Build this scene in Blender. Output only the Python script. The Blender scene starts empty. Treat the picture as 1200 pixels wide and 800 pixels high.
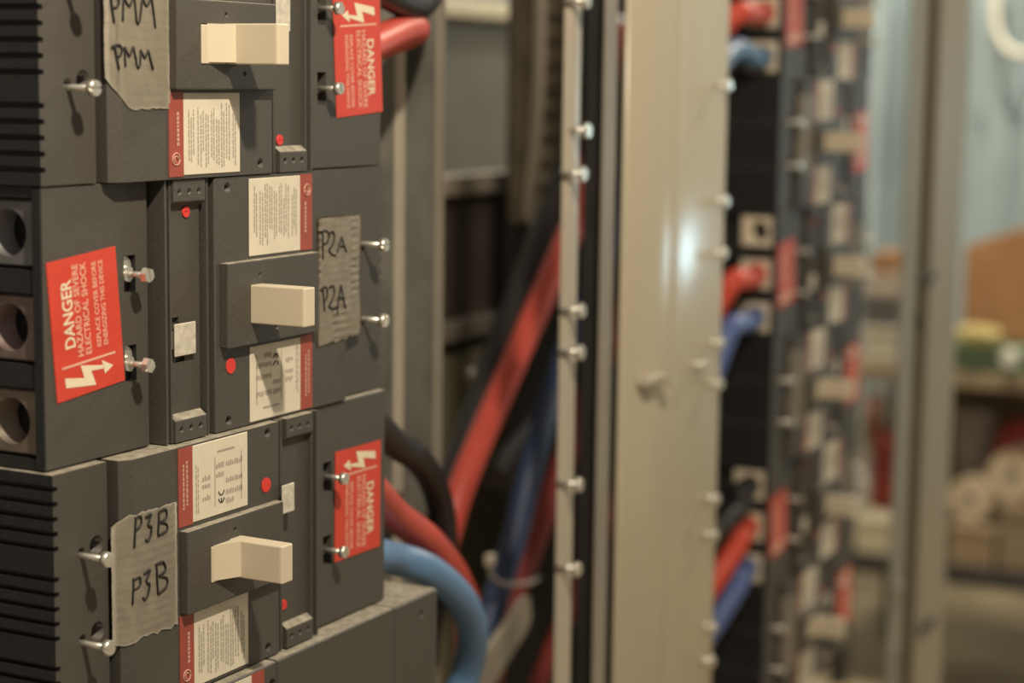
import bpy, bmesh, math, random
from mathutils import Vector, Matrix
random.seed(11)
C = bpy.context.scene.collection
PI = math.pi

# ------------------------------------------------------------------ camera (solved from the photograph)
FPX, YAW, PITCH, ROLL = 2284.2, 0.477368, 0.1339405, 0.0133311
CAM = Vector((-0.728334, -0.633208, 0.194228))
_F = Vector((math.cos(YAW)*math.cos(PITCH), math.sin(YAW)*math.cos(PITCH), -math.sin(PITCH)))
_R0 = Vector((math.sin(YAW), -math.cos(YAW), 0)); _U0 = _R0.cross(_F)
_R = _R0*math.cos(ROLL) + _U0*math.sin(ROLL); _U = _U0*math.cos(ROLL) - _R0*math.sin(ROLL)

def at(px, py, Y=None, X=None, Z=None):
    """world point of a measured photo position on a known plane of the place"""
    ray = _F + _R*((px-600)/FPX) + _U*((400-py)/FPX)
    if Y is not None: t = (Y-CAM.y)/ray.y
    elif X is not None: t = (X-CAM.x)/ray.x
    else: t = (Z-CAM.z)/ray.z
    return CAM + ray*t

# ------------------------------------------------------------------ materials
def srgb(r, g, b):
    f = lambda c: (c/255/12.92) if c/255 <= .04045 else ((c/255+.055)/1.055)**2.4
    return (f(r), f(g), f(b), 1)

def mat(name, col, rough=.5, metal=0.0, nscale=60, namt=.15, bump=0.0, bscale=300, spec=.5, trans=0.0, coord='Object'):
    m = bpy.data.materials.new(name); m.use_nodes = True
    nt = m.node_tree; b = nt.nodes['Principled BSDF']
    if len(col) == 3: col = (*col, 1)
    b.inputs['Roughness'].default_value = rough; b.inputs['Metallic'].default_value = metal
    b.inputs['Specular IOR Level'].default_value = spec
    b.inputs['Transmission Weight'].default_value = trans
    tc = nt.nodes.new('ShaderNodeTexCoord')
    if namt > 0:
        n = nt.nodes.new('ShaderNodeTexNoise'); n.inputs['Scale'].default_value = nscale; n.inputs['Detail'].default_value = 5
        nt.links.new(tc.outputs[coord], n.inputs['Vector'])
        r = nt.nodes.new('ShaderNodeMapRange')
        r.inputs['From Min'].default_value = .3; r.inputs['From Max'].default_value = .7
        r.inputs['To Min'].default_value = 1-namt; r.inputs['To Max'].default_value = 1+namt
        nt.links.new(n.outputs['Fac'], r.inputs['Value'])
        mx = nt.nodes.new('ShaderNodeVectorMath'); mx.operation = 'SCALE'
        mx.inputs[0].default_value = col[:3]
        nt.links.new(r.outputs['Result'], mx.inputs['Scale']); nt.links.new(mx.outputs['Vector'], b.inputs['Base Color'])
    else:
        b.inputs['Base Color'].default_value = col
    if bump > 0:
        n2 = nt.nodes.new('ShaderNodeTexNoise'); n2.inputs['Scale'].default_value = bscale; n2.inputs['Detail'].default_value = 3
        nt.links.new(tc.outputs[coord], n2.inputs['Vector'])
        bp = nt.nodes.new('ShaderNodeBump'); bp.inputs['Strength'].default_value = bump; bp.inputs['Distance'].default_value = .001
        nt.links.new(n2.outputs['Fac'], bp.inputs['Height']); nt.links.new(bp.outputs['Normal'], b.inputs['Normal'])
    return m

M = dict(
    plastic=mat('dusty_black_plastic', (.074, .069, .059), .55, nscale=900, namt=.22, bump=.12, bscale=1500),
    plastic2=mat('dark_plastic', (.052, .050, .047), .5, nscale=700, namt=.2, bump=.1, bscale=1500),
    sideplastic=mat('shaded_plastic_end', (.017, .017, .018), .55, nscale=300, namt=.25),  # case and end walls: their shade is put into a darker colour
    dust=mat('dust_on_plastic', (.33, .30, .235), .9, nscale=160, namt=.35, bump=.1, bscale=700),
    label=mat('label_paper', (.74, .68, .54), .6, nscale=80, namt=.04),
    band=mat('label_red_band', (.36, .075, .052), .5, nscale=80, namt=.08),
    bandink=mat('band_lettering', (.62, .34, .26), .6, namt=0),
    ink=mat('grey_print', (.40, .37, .30), .7, namt=0),
    red=mat('warning_red', (.66, .062, .036), .5, nscale=120, namt=.05),
    cream=mat('warning_cream', (.86, .76, .55), .55, namt=0),
    paleink=mat('warning_small_print', (.86, .52, .38), .55, namt=0),
    ivory=mat('ivory_plastic', (.68, .60, .45), .45, nscale=30, namt=.04),
    tape=mat('duct_tape', (.48, .435, .345), .42, nscale=120, namt=.08, bump=.05, bscale=400),
    marker=mat('marker_ink', (.022, .02, .02), .6, namt=0),
    reddot=mat('red_dot', (.75, .05, .04), .5, namt=0),
    tag=mat('tag_paper', (.62, .58, .48), .6, nscale=250, namt=.18),
    screw=mat('zinc_screw', (.78, .76, .68), .32, metal=.75, namt=.05),
    lug=mat('lug_metal', (.22, .18, .145), .45, metal=.45, nscale=90, namt=.2),  # near lugs: metal colours darkened for the shade they sit in
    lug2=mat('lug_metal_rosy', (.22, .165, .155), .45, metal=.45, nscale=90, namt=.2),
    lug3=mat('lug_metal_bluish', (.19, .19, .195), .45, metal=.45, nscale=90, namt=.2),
    litlug=mat('bare_aluminium_lug', (.80, .72, .55), .5, nscale=90, namt=.1),  # lit copy of the lug metal; far-stack light put into its colour
    bore=mat('lug_bore', (.17, .13, .09), .5, metal=.3, nscale=90, namt=.3),
    beige=mat('beige_enamel', (.56, .50, .365), .23, nscale=7, namt=.03),
    railm=mat('pale_enamel', (.50, .45, .36), .35, nscale=20, namt=.06),
    edge=mat('grey_enamel', (.30, .275, .225), .5, nscale=20, namt=.08),
    zinc=mat('galvanised_steel', (.24, .235, .205), .55, metal=.2, nscale=25, namt=.25),
    dark=mat('dark_steel', (.022, .021, .019), .6, nscale=20, namt=.2),
    redcable=mat('red_cable', (.62, .085, .06), .42, nscale=40, namt=.06),
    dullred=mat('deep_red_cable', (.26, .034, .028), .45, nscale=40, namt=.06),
    bluecable=mat('blue_cable', (.12, .24, .43), .42, nscale=40, namt=.06),
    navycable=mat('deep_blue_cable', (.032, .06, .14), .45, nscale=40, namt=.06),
    blackcable=mat('black_cable', (.022, .019, .019), .42, nscale=40, namt=.1),
    greybox=mat('grey_enclosure', (.10, .098, .08), .55, nscale=8, namt=.12),
)

# ------------------------------------------------------------------ mesh helpers
def nb(): return bmesh.new()

def box(bm, x0, x1, y0, y1, z0, z1, bev=0.0, seg=1):
    v = [bm.verts.new((x, y, z)) for x in (x0, x1) for y in (y0, y1) for z in (z0, z1)]
    fs = [(0, 1, 3, 2), (4, 6, 7, 5), (0, 4, 5, 1), (2, 3, 7, 6), (0, 2, 6, 4), (1, 5, 7, 3)]
    faces = [bm.faces.new([v[i] for i in f]) for f in fs]
    if bev > 0:
        es = list({e for f in faces for e in f.edges})
        bmesh.ops.bevel(bm, geom=es, offset=bev, segments=seg, affect='EDGES', profile=.5)

def prism(bm, pts, axis, a0, a1, bev=0.0):
    """extrude a 2-D outline along an axis: 'z' -> pts are (x,y); 'y' -> pts are (x,z); 'x' -> pts are (y,z)"""
    def P(p, a): return {'z': (p[0], p[1], a), 'y': (p[0], a, p[1]), 'x': (a, p[0], p[1])}[axis]
    A = [bm.verts.new(P(p, a0)) for p in pts]; B = [bm.verts.new(P(p, a1)) for p in pts]
    n = len(pts); fs = [bm.faces.new(A), bm.faces.new(B[::-1])]
    for i in range(n): fs.append(bm.faces.new([A[i], B[i], B[(i+1) % n], A[(i+1) % n]]))
    bmesh.ops.recalc_face_normals(bm, faces=fs)
    if bev > 0:
        es = list({e for f in fs for e in f.edges if e.calc_face_angle(0) > .3})
        bmesh.ops.bevel(bm, geom=es, offset=bev, segments=2, affect='EDGES', profile=.5)

def cyl(bm, p0, p1, r0, r1=None, n=16, cap=True):
    p0, p1 = Vector(p0), Vector(p1); r1 = r0 if r1 is None else r1
    d = (p1-p0).normalized(); u = d.orthogonal().normalized(); w = d.cross(u)
    A, B = [], []
    for i in range(n):
        a = 2*PI*i/n; o = u*math.cos(a)+w*math.sin(a)
        A.append(bm.verts.new(p0+o*r0)); B.append(bm.verts.new(p1+o*r1))
    fs = []
    for i in range(n):
        f = bm.faces.new([A[i], A[(i+1) % n], B[(i+1) % n], B[i]]); f.smooth = n > 8; fs.append(f)
    if cap: fs += [bm.faces.new(A[::-1]), bm.faces.new(B)]
    bmesh.ops.recalc_face_normals(bm, faces=fs)

def spline(pts, sub=10):
    pts = [Vector(p) for p in pts]; out = []
    P = [pts[0]*2-pts[1]] + pts + [pts[-1]*2-pts[-2]]
    for i in range(1, len(P)-2):
        a, b, c, d = P[i-1:i+3]
        for k in range(sub):
            t = k/sub
            out.append(.5*((2*b)+(c-a)*t+(2*a-5*b+4*c-d)*t*t+(3*b-a-3*c+d)*t**3))
    out.append(pts[-1]); return out

def tube(bm, path, r, n=14, smooth=True):
    rs = r if isinstance(r, (list, tuple)) else [r]*len(path)
    u = None; rings = []
    for i, p in enumerate(path):
        d = (path[min(i+1, len(path)-1)]-path[max(i-1, 0)]).normalized()
        if u is None: u = d.orthogonal().normalized()
        u = (u-d*u.dot(d)).normalized(); w = d.cross(u)
        rings.append([bm.verts.new(p+(u*math.cos(2*PI*k/n)+w*math.sin(2*PI*k/n))*rs[i]) for k in range(n)])
    fs = []
    for a, b in zip(rings, rings[1:]):
        for k in range(n):
            f = bm.faces.new([a[k], a[(k+1) % n], b[(k+1) % n], b[k]]); f.smooth = smooth; fs.append(f)
    fs += [bm.faces.new(rings[0][::-1]), bm.faces.new(rings[-1])]
    bmesh.ops.recalc_face_normals(bm, faces=fs)

def obj(name, bm, m, parent=None, **kw):
    if isinstance(bm, bpy.types.Mesh): me = bm
    else:
        me = bpy.data.meshes.new(name); bm.to_mesh(me); bm.free()
    for x in (m if isinstance(m, (list, tuple)) else [m]): me.materials.append(x)
    o = bpy.data.objects.new(name, me); C.objects.link(o)
    if parent is not None: o.parent = parent
    for k, v in kw.items(): o[k] = v
    return o

def tagit(o, label, cat, group=None):
    o['label'] = label; o['category'] = cat
    if group: o['group'] = group
    return o

def empty(name, loc, label, cat, group=None, rot=(0, 0, 0)):
    o = bpy.data.objects.new(name, None); C.objects.link(o)
    o.location = loc; o.rotation_euler = rot; o.empty_display_size = .05
    return tagit(o, label, cat, group)

def struct(name, bm, m):
    o = obj(name, bm, m); o['kind'] = 'structure'; return o

def carve(bm, cutters):
    """real holes: boolean difference evaluated once into a new bmesh"""
    me = bpy.data.meshes.new('tmp'); bm.to_mesh(me); bm.free()
    a = bpy.data.objects.new('tmp', me); C.objects.link(a)
    cm = bpy.data.meshes.new('tmpc'); cutters.to_mesh(cm); cutters.free()
    b = bpy.data.objects.new('tmpc', cm); C.objects.link(b)
    md = a.modifiers.new('b', 'BOOLEAN'); md.operation = 'DIFFERENCE'; md.object = b; md.solver = 'EXACT'
    try: md.use_self = True
    except Exception: pass
    dg = bpy.context.evaluated_depsgraph_get(); dg.update()
    res = bpy.data.meshes.new_from_object(a.evaluated_get(dg))
    out = bmesh.new(); out.from_mesh(res)
    for o in (a, b): bpy.data.objects.remove(o)
    for x in (me, cm, res): bpy.data.meshes.remove(x)
    return out

def dust_top(o, m, zmin, hi=True):
    """settled dust: the up-facing ledge faces of a part get the dust material"""
    o.data.materials.append(m); k = len(o.data.materials)-1
    for p in o.data.polygons:
        if p.normal.z > .8 and p.center.z > zmin: p.material_index = k

_tc = {}
def text_bm(bm, s, size, a0, b0, width, fn, bold=.0):
    """lettering: string s set from (a0,b0) in reading coordinates to the given width; fn maps reading (a,b) to (x,y,z)"""
    key = (s, bold)
    if key not in _tc:
        cu = bpy.data.curves.new('t', 'FONT'); cu.body = s; cu.size = 1; cu.offset = bold; cu.resolution_u = 3
        o = bpy.data.objects.new('t', cu); C.objects.link(o)
        dg = bpy.context.evaluated_depsgraph_get(); dg.update()
        me = bpy.data.meshes.new_from_object(o.evaluated_get(dg))
        _tc[key] = ([tuple(v.co[:2]) for v in me.vertices], [tuple(p.vertices) for p in me.polygons])
        bpy.data.objects.remove(o); bpy.data.curves.remove(cu); bpy.data.meshes.remove(me)
    vs, fs = _tc[key]
    x0 = min(v[0] for v in vs); x1 = max(v[0] for v in vs); kx = width/(x1-x0)
    V = [bm.verts.new(fn(a0+(x-x0)*kx, b0+y*size)) for x, y in vs]
    for f in fs:
        try: bm.faces.new([V[i] for i in f])
        except ValueError: pass

# ------------------------------------------------------------------ circuit breaker design
H, S = .14, .3105
POLES = (.0233, .07, .1167)

def screw_bm(x, z, y_base, y_head, rh=.0041, rs=.00165, slot=0.6, hexed=False):
    bm = nb()
    cyl(bm, (x, y_base, z), (x, y_head+.002, z), rs, n=12)
    n = 6 if hexed else 18
    hb = nb(); cyl(hb, (x, y_head+.0022, z), (x, y_head-.0012, z), rh, rh*.93, n=n)
    ct = nb(); box(ct, -.0006, .0006, y_head-.003, y_head-.0002, -.006, .006)
    bmesh.ops.rotate(ct, verts=ct.verts, cent=(0, 0, 0), matrix=Matrix.Rotation(slot, 3, 'Y'))
    bmesh.ops.translate(ct, verts=ct.verts, vec=(x, 0, z))
    hb = carve(hb, ct)
    me = bpy.data.meshes.new('h'); hb.to_mesh(me); hb.free(); bm.from_mesh(me); bpy.data.meshes.remove(me)
    return bm

def lug_bm(zc):
    bm = nb(); x0, x1 = .285, .3075; y0, y1 = .0065, .043; z0, z1 = zc-.0165, zc+.0165
    box(bm, x0, x1, y0, y1, z0, z1, .0012)
    ct = nb(); cyl(ct, (.288, .0235, zc), (.312, .0235, zc), .0118, n=24)
    return carve(bm, ct)

def warning_label(parent, cx, cz, tilt, y, part_rot):
    """red sticker 70 x 52.5 mm; reading direction points down in the design orientation"""
    LN, HT = .070, .0525
    c, s = math.cos(tilt), math.sin(tilt)
    def fn(dy):
        def g(a, b):
            u, v = (b-HT/2), -(a-LN/2)                     # reading down, reading-up points +x
            return (cx+u*c-v*s, y-dy, cz+u*s+v*c)
        return g
    def plate(a0, a1, b0, b1, d0, d1):
        bm = nb(); q = [(a0, b0), (a1, b0), (a1, b1), (a0, b1)]
        A = [bm.verts.new(fn(d0)(*p)) for p in q]; B = [bm.verts.new(fn(d1)(*p)) for p in q]
        fs = [bm.faces.new(A), bm.faces.new(B)] + [bm.faces.new([A[i], B[i], B[(i+1) % 4], A[(i+1) % 4]]) for i in range(4)]
        bmesh.ops.recalc_face_normals(bm, faces=fs); return bm
    w = obj('warning_label', plate(0, LN, 0, HT, 0, .0005), M['red'], parent)
    w['label'] = 'red danger sticker with cream lettering and lightning arrow'
    g = fn(.0007)
    bm = nb(); text_bm(bm, 'DANGER', .0108, .36*LN, HT*(1-.31), .49*LN, g, bold=.018); obj('danger_word', bm, M['cream'], w)
    bm = nb()
    text_bm(bm, 'HAZARD OF SEVERE', .0062, .28*LN, HT*(1-.42), .665*LN, g, bold=.012)
    text_bm(bm, 'ELECTRICAL SHOCK', .0062, .28*LN, HT*(1-.535), .665*LN, g, bold=.012)
    text_bm(bm, 'REPLACE COVER BEFORE', .0048, .31*LN, HT*(1-.685), .62*LN, g, bold=.01)
    text_bm(bm, 'ENERGIZING THIS DEVICE', .0048, .31*LN, HT*(1-.785), .62*LN, g, bold=.01)
    obj('warning_lettering', bm, M['paleink'], w)
    bm = nb(); q = [(.225*LN, HT*(1-.10)), (.24*LN, HT*(1-.10)), (.24*LN, HT*(1-.88)), (.225*LN, HT*(1-.88))]
    bm.faces.new([bm.verts.new(g(*p)) for p in q]); obj('divider_line', bm, M['paleink'], w)
    bolt = [(.124, .16), (.40, .118), (.36, .216), (.70, .165), (.70, .140), (.508, .152), (.565, .04), (.133, .088)]
    head = [(.672, .205), (.835, .142), (.705, .100)]
    bm = nb()
    for q in ([bolt[k] for k in (0, 1, 6, 7)], [bolt[k] for k in (1, 2, 5, 6)], [bolt[k] for k in (2, 3, 4, 5)], head):
        bm.faces.new([bm.verts.new(g(a*LN, HT*(1-ff))) for ff, a in q])
    obj('lightning_arrow', bm, M['cream'], w)
    for o in w.children:
        for p in o.data.polygons: pass
    return w

def rating_label(parent, z0, z1, y, table):
    lb = nb(); box(lb, .0985, .149, y-.0005, y+.0003, z0, z1, .0003)
    l = obj('rating_label', lb, M['label'], parent)
    bb = nb(); box(bb, .0862, .0985, y-.0005, y+.0003, z0-.0006, z1+.0002); obj('red_band', bb, M['band'], l)
    yy = y-.0007
    def rect(bm, x0, x1, a0, a1):
        bm.faces.new([bm.verts.new(p) for p in ((x0, yy, a0), (x1, yy, a0), (x1, yy, a1), (x0, yy, a1))])
    rng = random.Random(5 if table else 9)
    bm = nb(); h = z1-z0
    if not table:                                           # columns of fine print running up the label
        for x in (.1025, .1045, .1065, .1105, .113, .115, .1175, .1195, .1225, .1245, .127, .129, .1315, .1335, .136, .1385, .142, .144):
            a = z0+h*rng.uniform(.07, .3); e = z1-h*rng.uniform(.1, .38)
            while a < e:
                b = min(e, a+h*rng.uniform(.03, .10)); rect(bm, x, x+.0009, a, b); a = b+h*.014
    else:                                                   # small tables and rows of figures
        for x in (.101, .1028): 
            a = z0+h*.1
            while a < z0+h*.72:
                b = a+h*rng.uniform(.03, .08); rect(bm, x, x+.0008, a, b); a = b+h*.02
        for r0 in (.12, .24, .40, .50, .62):
            for c0 in (.107, .1195, .1285, .1365):
                if rng.random() < .22: continue
                for k in range(4):
                    rect(bm, c0+.0019*k, c0+.0019*k+.0011, z0+h*r0, z0+h*(r0+rng.uniform(.045, .075)))
        for x in (.118, .1425): rect(bm, x, x+.0006, z0+h*.12, z0+h*.78)
        rect(bm, .1205, .1365, z0+h*.83, z0+h*.855)
    obj('fine_print', bm, M['ink'], l)
    if table:                                               # conformity mark: two open arcs lying on their sides
        bm = nb()
        for zc, mid in ((z0+h*.31, False), (z0+h*.21, True)):
            P = [Vector((.124+.0024*math.cos(t), yy, zc-.0024*math.sin(t))) for t in [k*PI/8 for k in range(9)]]
            tube(bm, P, .0003, 5)
            if mid: tube(bm, [Vector((.124, yy, zc)), Vector((.124, yy, zc-.0024))], .0003, 5)
        obj('conformity_mark', bm, M['marker'], l)
    bm = nb()
    if table:
        for x, a0, a1 in ((.0895, .2, .78), (.0925, .25, .8)):
            a = z0+h*a0
            while a < z0+h*a1:
                b = a+h*rng.uniform(.03, .07); rect(bm, x, x+.0016, a, b); a = b+h*.012
    else:
        a = z0+h*.36
        while a < z0+h*.78:
            b = a+h*rng.uniform(.025, .05); rect(bm, .0925, .0925+.0021, a, b); a = b+h*.012
        P = [Vector((.0918+.0031*math.cos(t), yy, z0+h*.2+.0031*math.sin(t))) for t in [k*PI/10 for k in range(21)]]
        tube(bm, P, .00045, 5)
        P = [Vector((.0918+.0016*math.cos(t), yy, z0+h*.2+.0016*math.sin(t))) for t in [k*PI/8 for k in range(13)]]
        tube(bm, P, .0004, 5)
    obj('band_lettering', bm, M['bandink'], l)
    return l

def breaker(loc, label, rot=False, s0=-.003, handle_s=.131, tag=(.185, .198, .0835, .1), button=(.186, .0225),
            load_len=.0116, tilt=0.0, sticker=(.2785, .0735), nuts=False, zscale=1.0, tag_y=-.0112, group='breakers of the near stack'):
    t = empty('circuit_breaker', loc, label, 'circuit breaker', group, (0, PI if rot else 0, 0))
    t.scale = (1, 1, zscale)
    z0, z1 = .0004, H-.0004
    # deep body
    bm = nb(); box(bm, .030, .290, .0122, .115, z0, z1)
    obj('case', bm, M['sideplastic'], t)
    # line end: ribbed end wall, flush cover
    P = [(.0380, z0), (.0380, z1), (s0, z1)]
    for g in POLES[::-1]:
        for k in range(5):
            zc = g + .0155 - k*.0077
            P += [(s0, zc+.0016), (s0+.0034, zc+.0011), (s0+.0034, zc-.0010), (s0, zc-.0014)]
    P += [(s0, z0)]
    bm = nb(); prism(bm, P, 'y', 0, .115)
    ct = nb()
    for c in (.094, .048):
        cyl(ct, (.0292, -.002, c+.003), (.0292, .009, c+.003), .0052, n=20)
        cyl(ct, (.0177, -.002, c+.0012), (.0177, .006, c+.0012), .0031, n=16)
    bm = carve(bm, ct)
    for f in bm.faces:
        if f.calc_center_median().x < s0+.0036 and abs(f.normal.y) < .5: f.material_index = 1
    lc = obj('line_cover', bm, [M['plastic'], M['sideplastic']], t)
    # raised centre cover with a sloped shoulder
    bm = nb(); prism(bm, [(.0424, .0120), (.0424, -.0036), (.0432, -.0044), (.0490, -.0080), (.1800, -.0080), (.1808, -.0072), (.1808, .0120)], 'z', z0, z1)
    ct = nb()
    for zz in (.0062, .1345): cyl(ct, (.169, -.01, zz), (.169, -.002, zz), .0029, n=18)
    cc = obj('centre_cover', carve(bm, ct), M['plastic'], t)
    # accessory cover: recessed panel between two end blocks with clip holes, ribs at the sides
    bm = nb(); box(bm, .1842, .2230, .0095, .0120, z0, z1)
    for a, b, h in ((.1842, .1862, -.0062), (.1885, .2165, -.0032), (.2166, .2180, -.0060), (.2212, .2230, -.0068)): box(bm, a, b, h, .0095, z0, z1)
    prism(bm, [(-.0030, .0152), (-.0074, .0120), (-.0076, .0114), (-.0076, z0), (-.0030, z0)], 'x', .1887, .2163)
    prism(bm, [(-.0030, .1248), (-.0074, .1280), (-.0076, .1286), (-.0076, z1), (-.0030, z1)], 'x', .1887, .2163)
    ct = nb()
    for zz in (.0068, .1332):
        for xx in (.1940, .2025, .2110): cyl(ct, (xx, -.009, zz), (xx, -.0036, zz), .0019, n=10)
    ta = tag; box(ct, max(.1888, ta[1]-.012), ta[1]-.004, -.0062, -.0008, ta[3]-.001, ta[3]+.0035); box(ct, ta[1]-.007, ta[1]+.0025, -.0062, -.0008, ta[2]-.0032, ta[2]+.001)
    ac = obj('accessory_cover', carve(bm, ct), [M['plastic'], M['dust']], t)
    for p in ac.data.polygons:
        if (-1 if rot else 1)*p.normal.z > .4 and abs(p.center.z-(.0134 if not rot else .1266)) < .0022: p.material_index = 1
    bm = nb(); box(bm, ta[0], ta[1], tag_y-.0012, tag_y, ta[2], ta[3], .0004); box(bm, max(ta[0]+.002, .1888), ta[1]-.001, tag_y, -.0028, ta[2]+.004, ta[3]-.004); obj('index_tag', bm, M['tag'], ac, label='small whitish tag')
    bm = nb(); cyl(bm, (button[0]+.0016, -.0028, button[1]), (button[0]+.0016, -.0042, button[1]), .0030, n=16)
    ct = nb(); box(ct, button[0]-.0006, button[0]+.0038, -.006, -.0038, button[1]-.0003, button[1]+.0003)
    obj('trip_button', carve(bm, ct), M['reddot'], ac, label='small red trip button')
    # load end cover with pockets for the terminals
    bm = nb(); box(bm, .2285, S, 0, .0062, z0, z1, .0006)
    ct = nb()
    for c in (.094, .0475): box(ct, .2388, .2482, -.002, .0055, c-.0095, c+.0095)
    bm = carve(bm, ct)
    box(bm, .2285, .2840, .0064, .0122, z0, z1)
    for a, b in ((z0, POLES[0]-.0175), (POLES[0]+.0175, POLES[1]-.0175), (POLES[1]+.0175, POLES[2]-.0175), (POLES[2]+.0175, z1)):
        box(bm, .2840, S-.001, .0064, .115, a, b)
    for c in (.094, .0475):                                  # nut plates in the recesses
        box(bm, .2400, .2478, .0026, .0060, c-.0028, c+.0028)
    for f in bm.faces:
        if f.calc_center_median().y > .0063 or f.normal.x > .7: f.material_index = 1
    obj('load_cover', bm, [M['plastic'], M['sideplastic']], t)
    for i, zc in enumerate(POLES):
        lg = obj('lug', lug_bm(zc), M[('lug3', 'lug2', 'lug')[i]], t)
        bm = nb(); cyl(bm, (.2872, .0235, zc), (.2890, .0235, zc), .0117, n=24)
        obj('clamp_floor', bm, M['bore'], lg)
    # bezel and toggle handle
    bm = nb(); box(bm, .0868, .1768, -.0136, -.0078, .0468, .0935, .0007, 2)
    ct = nb(); box(ct, .1072 if not rot else .1034, handle_s+.0118, -.0160, -.0118, .0598 if not rot else .0665, .0812 if not rot else .0795)
    for xx, zz in ((.1300, .0862), (.1465, .0553)): cyl(ct, (xx, -.016, zz), (xx, -.010, zz), .0016, n=10)
    bz = obj('handle_bezel', carve(bm, ct), M['plastic'], t)
    bz.data.materials.append(M['dust'])
    for p in bz.data.polygons:
        if (p.normal.z > .8 and not rot and p.center.z > .09) or (p.normal.z < -.8 and rot and p.center.z < .05): p.material_index = 1
    hs = handle_s
    bm = nb(); prism(bm, [(hs+.0005, -.0128), (hs, -.0470), (hs+.0008, -.0484), (hs+.0100, -.0484), (hs+.0108, -.0472), (hs+.0118, -.0128)], 'z', .0602, .0816, .0007)
    hd = obj('toggle_handle', bm, M['ivory'], t)
    bm = nb(); box(bm, .1078 if not rot else .104, hs+.0112, -.0140, -.0122, .0602 if not rot else .0670, .0806 if not rot else .0790, .0004)
    side = -1 if not rot else 1
    b0 = hs if not rot else hs+.0115
    if not rot: prism(bm, [(b0-.0150, -.0139), (b0+.0012, -.0215), (b0+.0012, -.0139)], 'z', .0612, .0812)
    obj('slide_plate', bm, M['ivory'], hd)
    # printed labels, red dot, warning sticker
    rating_label(t, .0958, .1386, -.0080, True)
    rating_label(t, .0022, .0452, -.0080, False)
    bm = nb(); cyl(bm, (.1672, -.0079, .1042), (.1672, -.0085, .1042), .0043, n=24); obj('red_dot', bm, M['reddot'], t)
    warning_label(t, sticker[0], sticker[1], tilt, 0.0, rot)
    # half-driven cover screws
    for i, c in enumerate((.094, .0475)):
        obj('cover_screw', screw_bm(.0177, c, .010, -.0166, slot=.5+i, hexed=False), M['screw'], t)
        sc = obj('cover_screw', screw_bm(.2448, c, .0028, -load_len, rh=.0038 if not nuts else .0042, slot=.9-i*1.2, hexed=nuts), M['screw'], t)
        if nuts:
            bm = nb(); cyl(bm, (.2448, .0026, c), (.2448, -.0005, c), .0044, n=6)
            cyl(bm, (.2448, .0030, c-.0035), (.2448, .0022, c-.0035), .0055, n=20); obj('nut', bm, M['screw'], sc)
    return t

def smooth_noise(u, v, seed=0):
    return (math.sin(u*3.1+seed)*math.sin(v*2.3+seed*1.7)+.5*math.sin(u*7.7+v*5.1+seed))/1.5

def tape(parent, outline, surf, seed, label, rot=False, nx=16, nz=60):
    """torn strip of ribbed duct tape: outline(u,v)->(x,z) in world space, surf(x)->y; parented with its place kept"""
    bm = nb(); grid = []
    for j in range(nz+1):
        row = []
        for i in range(nx+1):
            u, v = i/nx, j/nz
            x, z = outline(u, v)
            y = surf(x) - .0006 - .00009*math.sin(z*2*PI/.0046) - .0002*smooth_noise(u*3, v*6, seed)
            row.append(bm.verts.new((x, y, z)))
        grid.append(row)
    for j in range(nz):
        for i in range(nx):
            f = bm.faces.new([grid[j][i], grid[j][i+1], grid[j+1][i+1], grid[j+1][i]]); f.smooth = True
    bmesh.ops.solidify(bm, geom=list(bm.faces), thickness=.0003)
    bmesh.ops.recalc_face_normals(bm, faces=list(bm.faces))
    to_local(bm, parent)
    return obj('tape_strip', bm, M['tape'], parent, label=label)

def world_of(parent):
    return Matrix.LocRotScale(parent.location, parent.rotation_euler, parent.scale)

def to_local(bm, parent):
    mi = world_of(parent).inverted()
    for v in bm.verts: v.co = mi @ v.co

def handwriting(tape_obj, strokes, surf, yguess, parent, r=.00062):
    bm = nb()
    for st in strokes:
        pts = []
        for px, py in st:
            p = at(px, py, Y=yguess)
            for _ in range(4): p = at(px, py, Y=surf(p.x)-.0011)
            pts.append(p)
        path = spline(pts, 6) if len(pts) > 2 else pts
        tube(bm, path, r, 6)
    to_local(bm, parent)
    obj('handwriting', bm, M['marker'], tape_obj)

# near stack --------------------------------------------------------------------------------------
u1 = breaker((.0025, -.001, .1396), 'black molded breaker at the top of the near stack, grey tape handwritten PMM', handle_s=.1275,
             tag=(.1790, .1925, .079, .0975), button=(.1925, .0185), sticker=(.2835, .0667), tilt=.065)
u2 = breaker((S, 0, .1398), 'black molded breaker in the middle of the near stack, grey tape handwritten P2A', rot=True, s0=-.006, handle_s=.1435,
             tag=(.1957, .2140, .0765, .094), button=(.1990, .0178), load_len=.0128, tag_y=-.0050, tilt=.092, sticker=(.2783, .0696), nuts=True)
u3 = breaker((.001, -.006, -.1362), 'black molded breaker third down in the near stack, grey tape handwritten P3B', handle_s=.1240,
             tag=(.1778, .1898, .085, .102), button=(.1893, .0262), sticker=(.2780, .0728), tilt=-.012, zscale=.9714)
for u, nm in ((u3, ('centre_cover', 'line_cover', 'load_cover', 'accessory_cover')),):
    for o in u.children:
        if o.name.split('.')[0] in nm: dust_top(o, M['dust'], .137)

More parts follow.
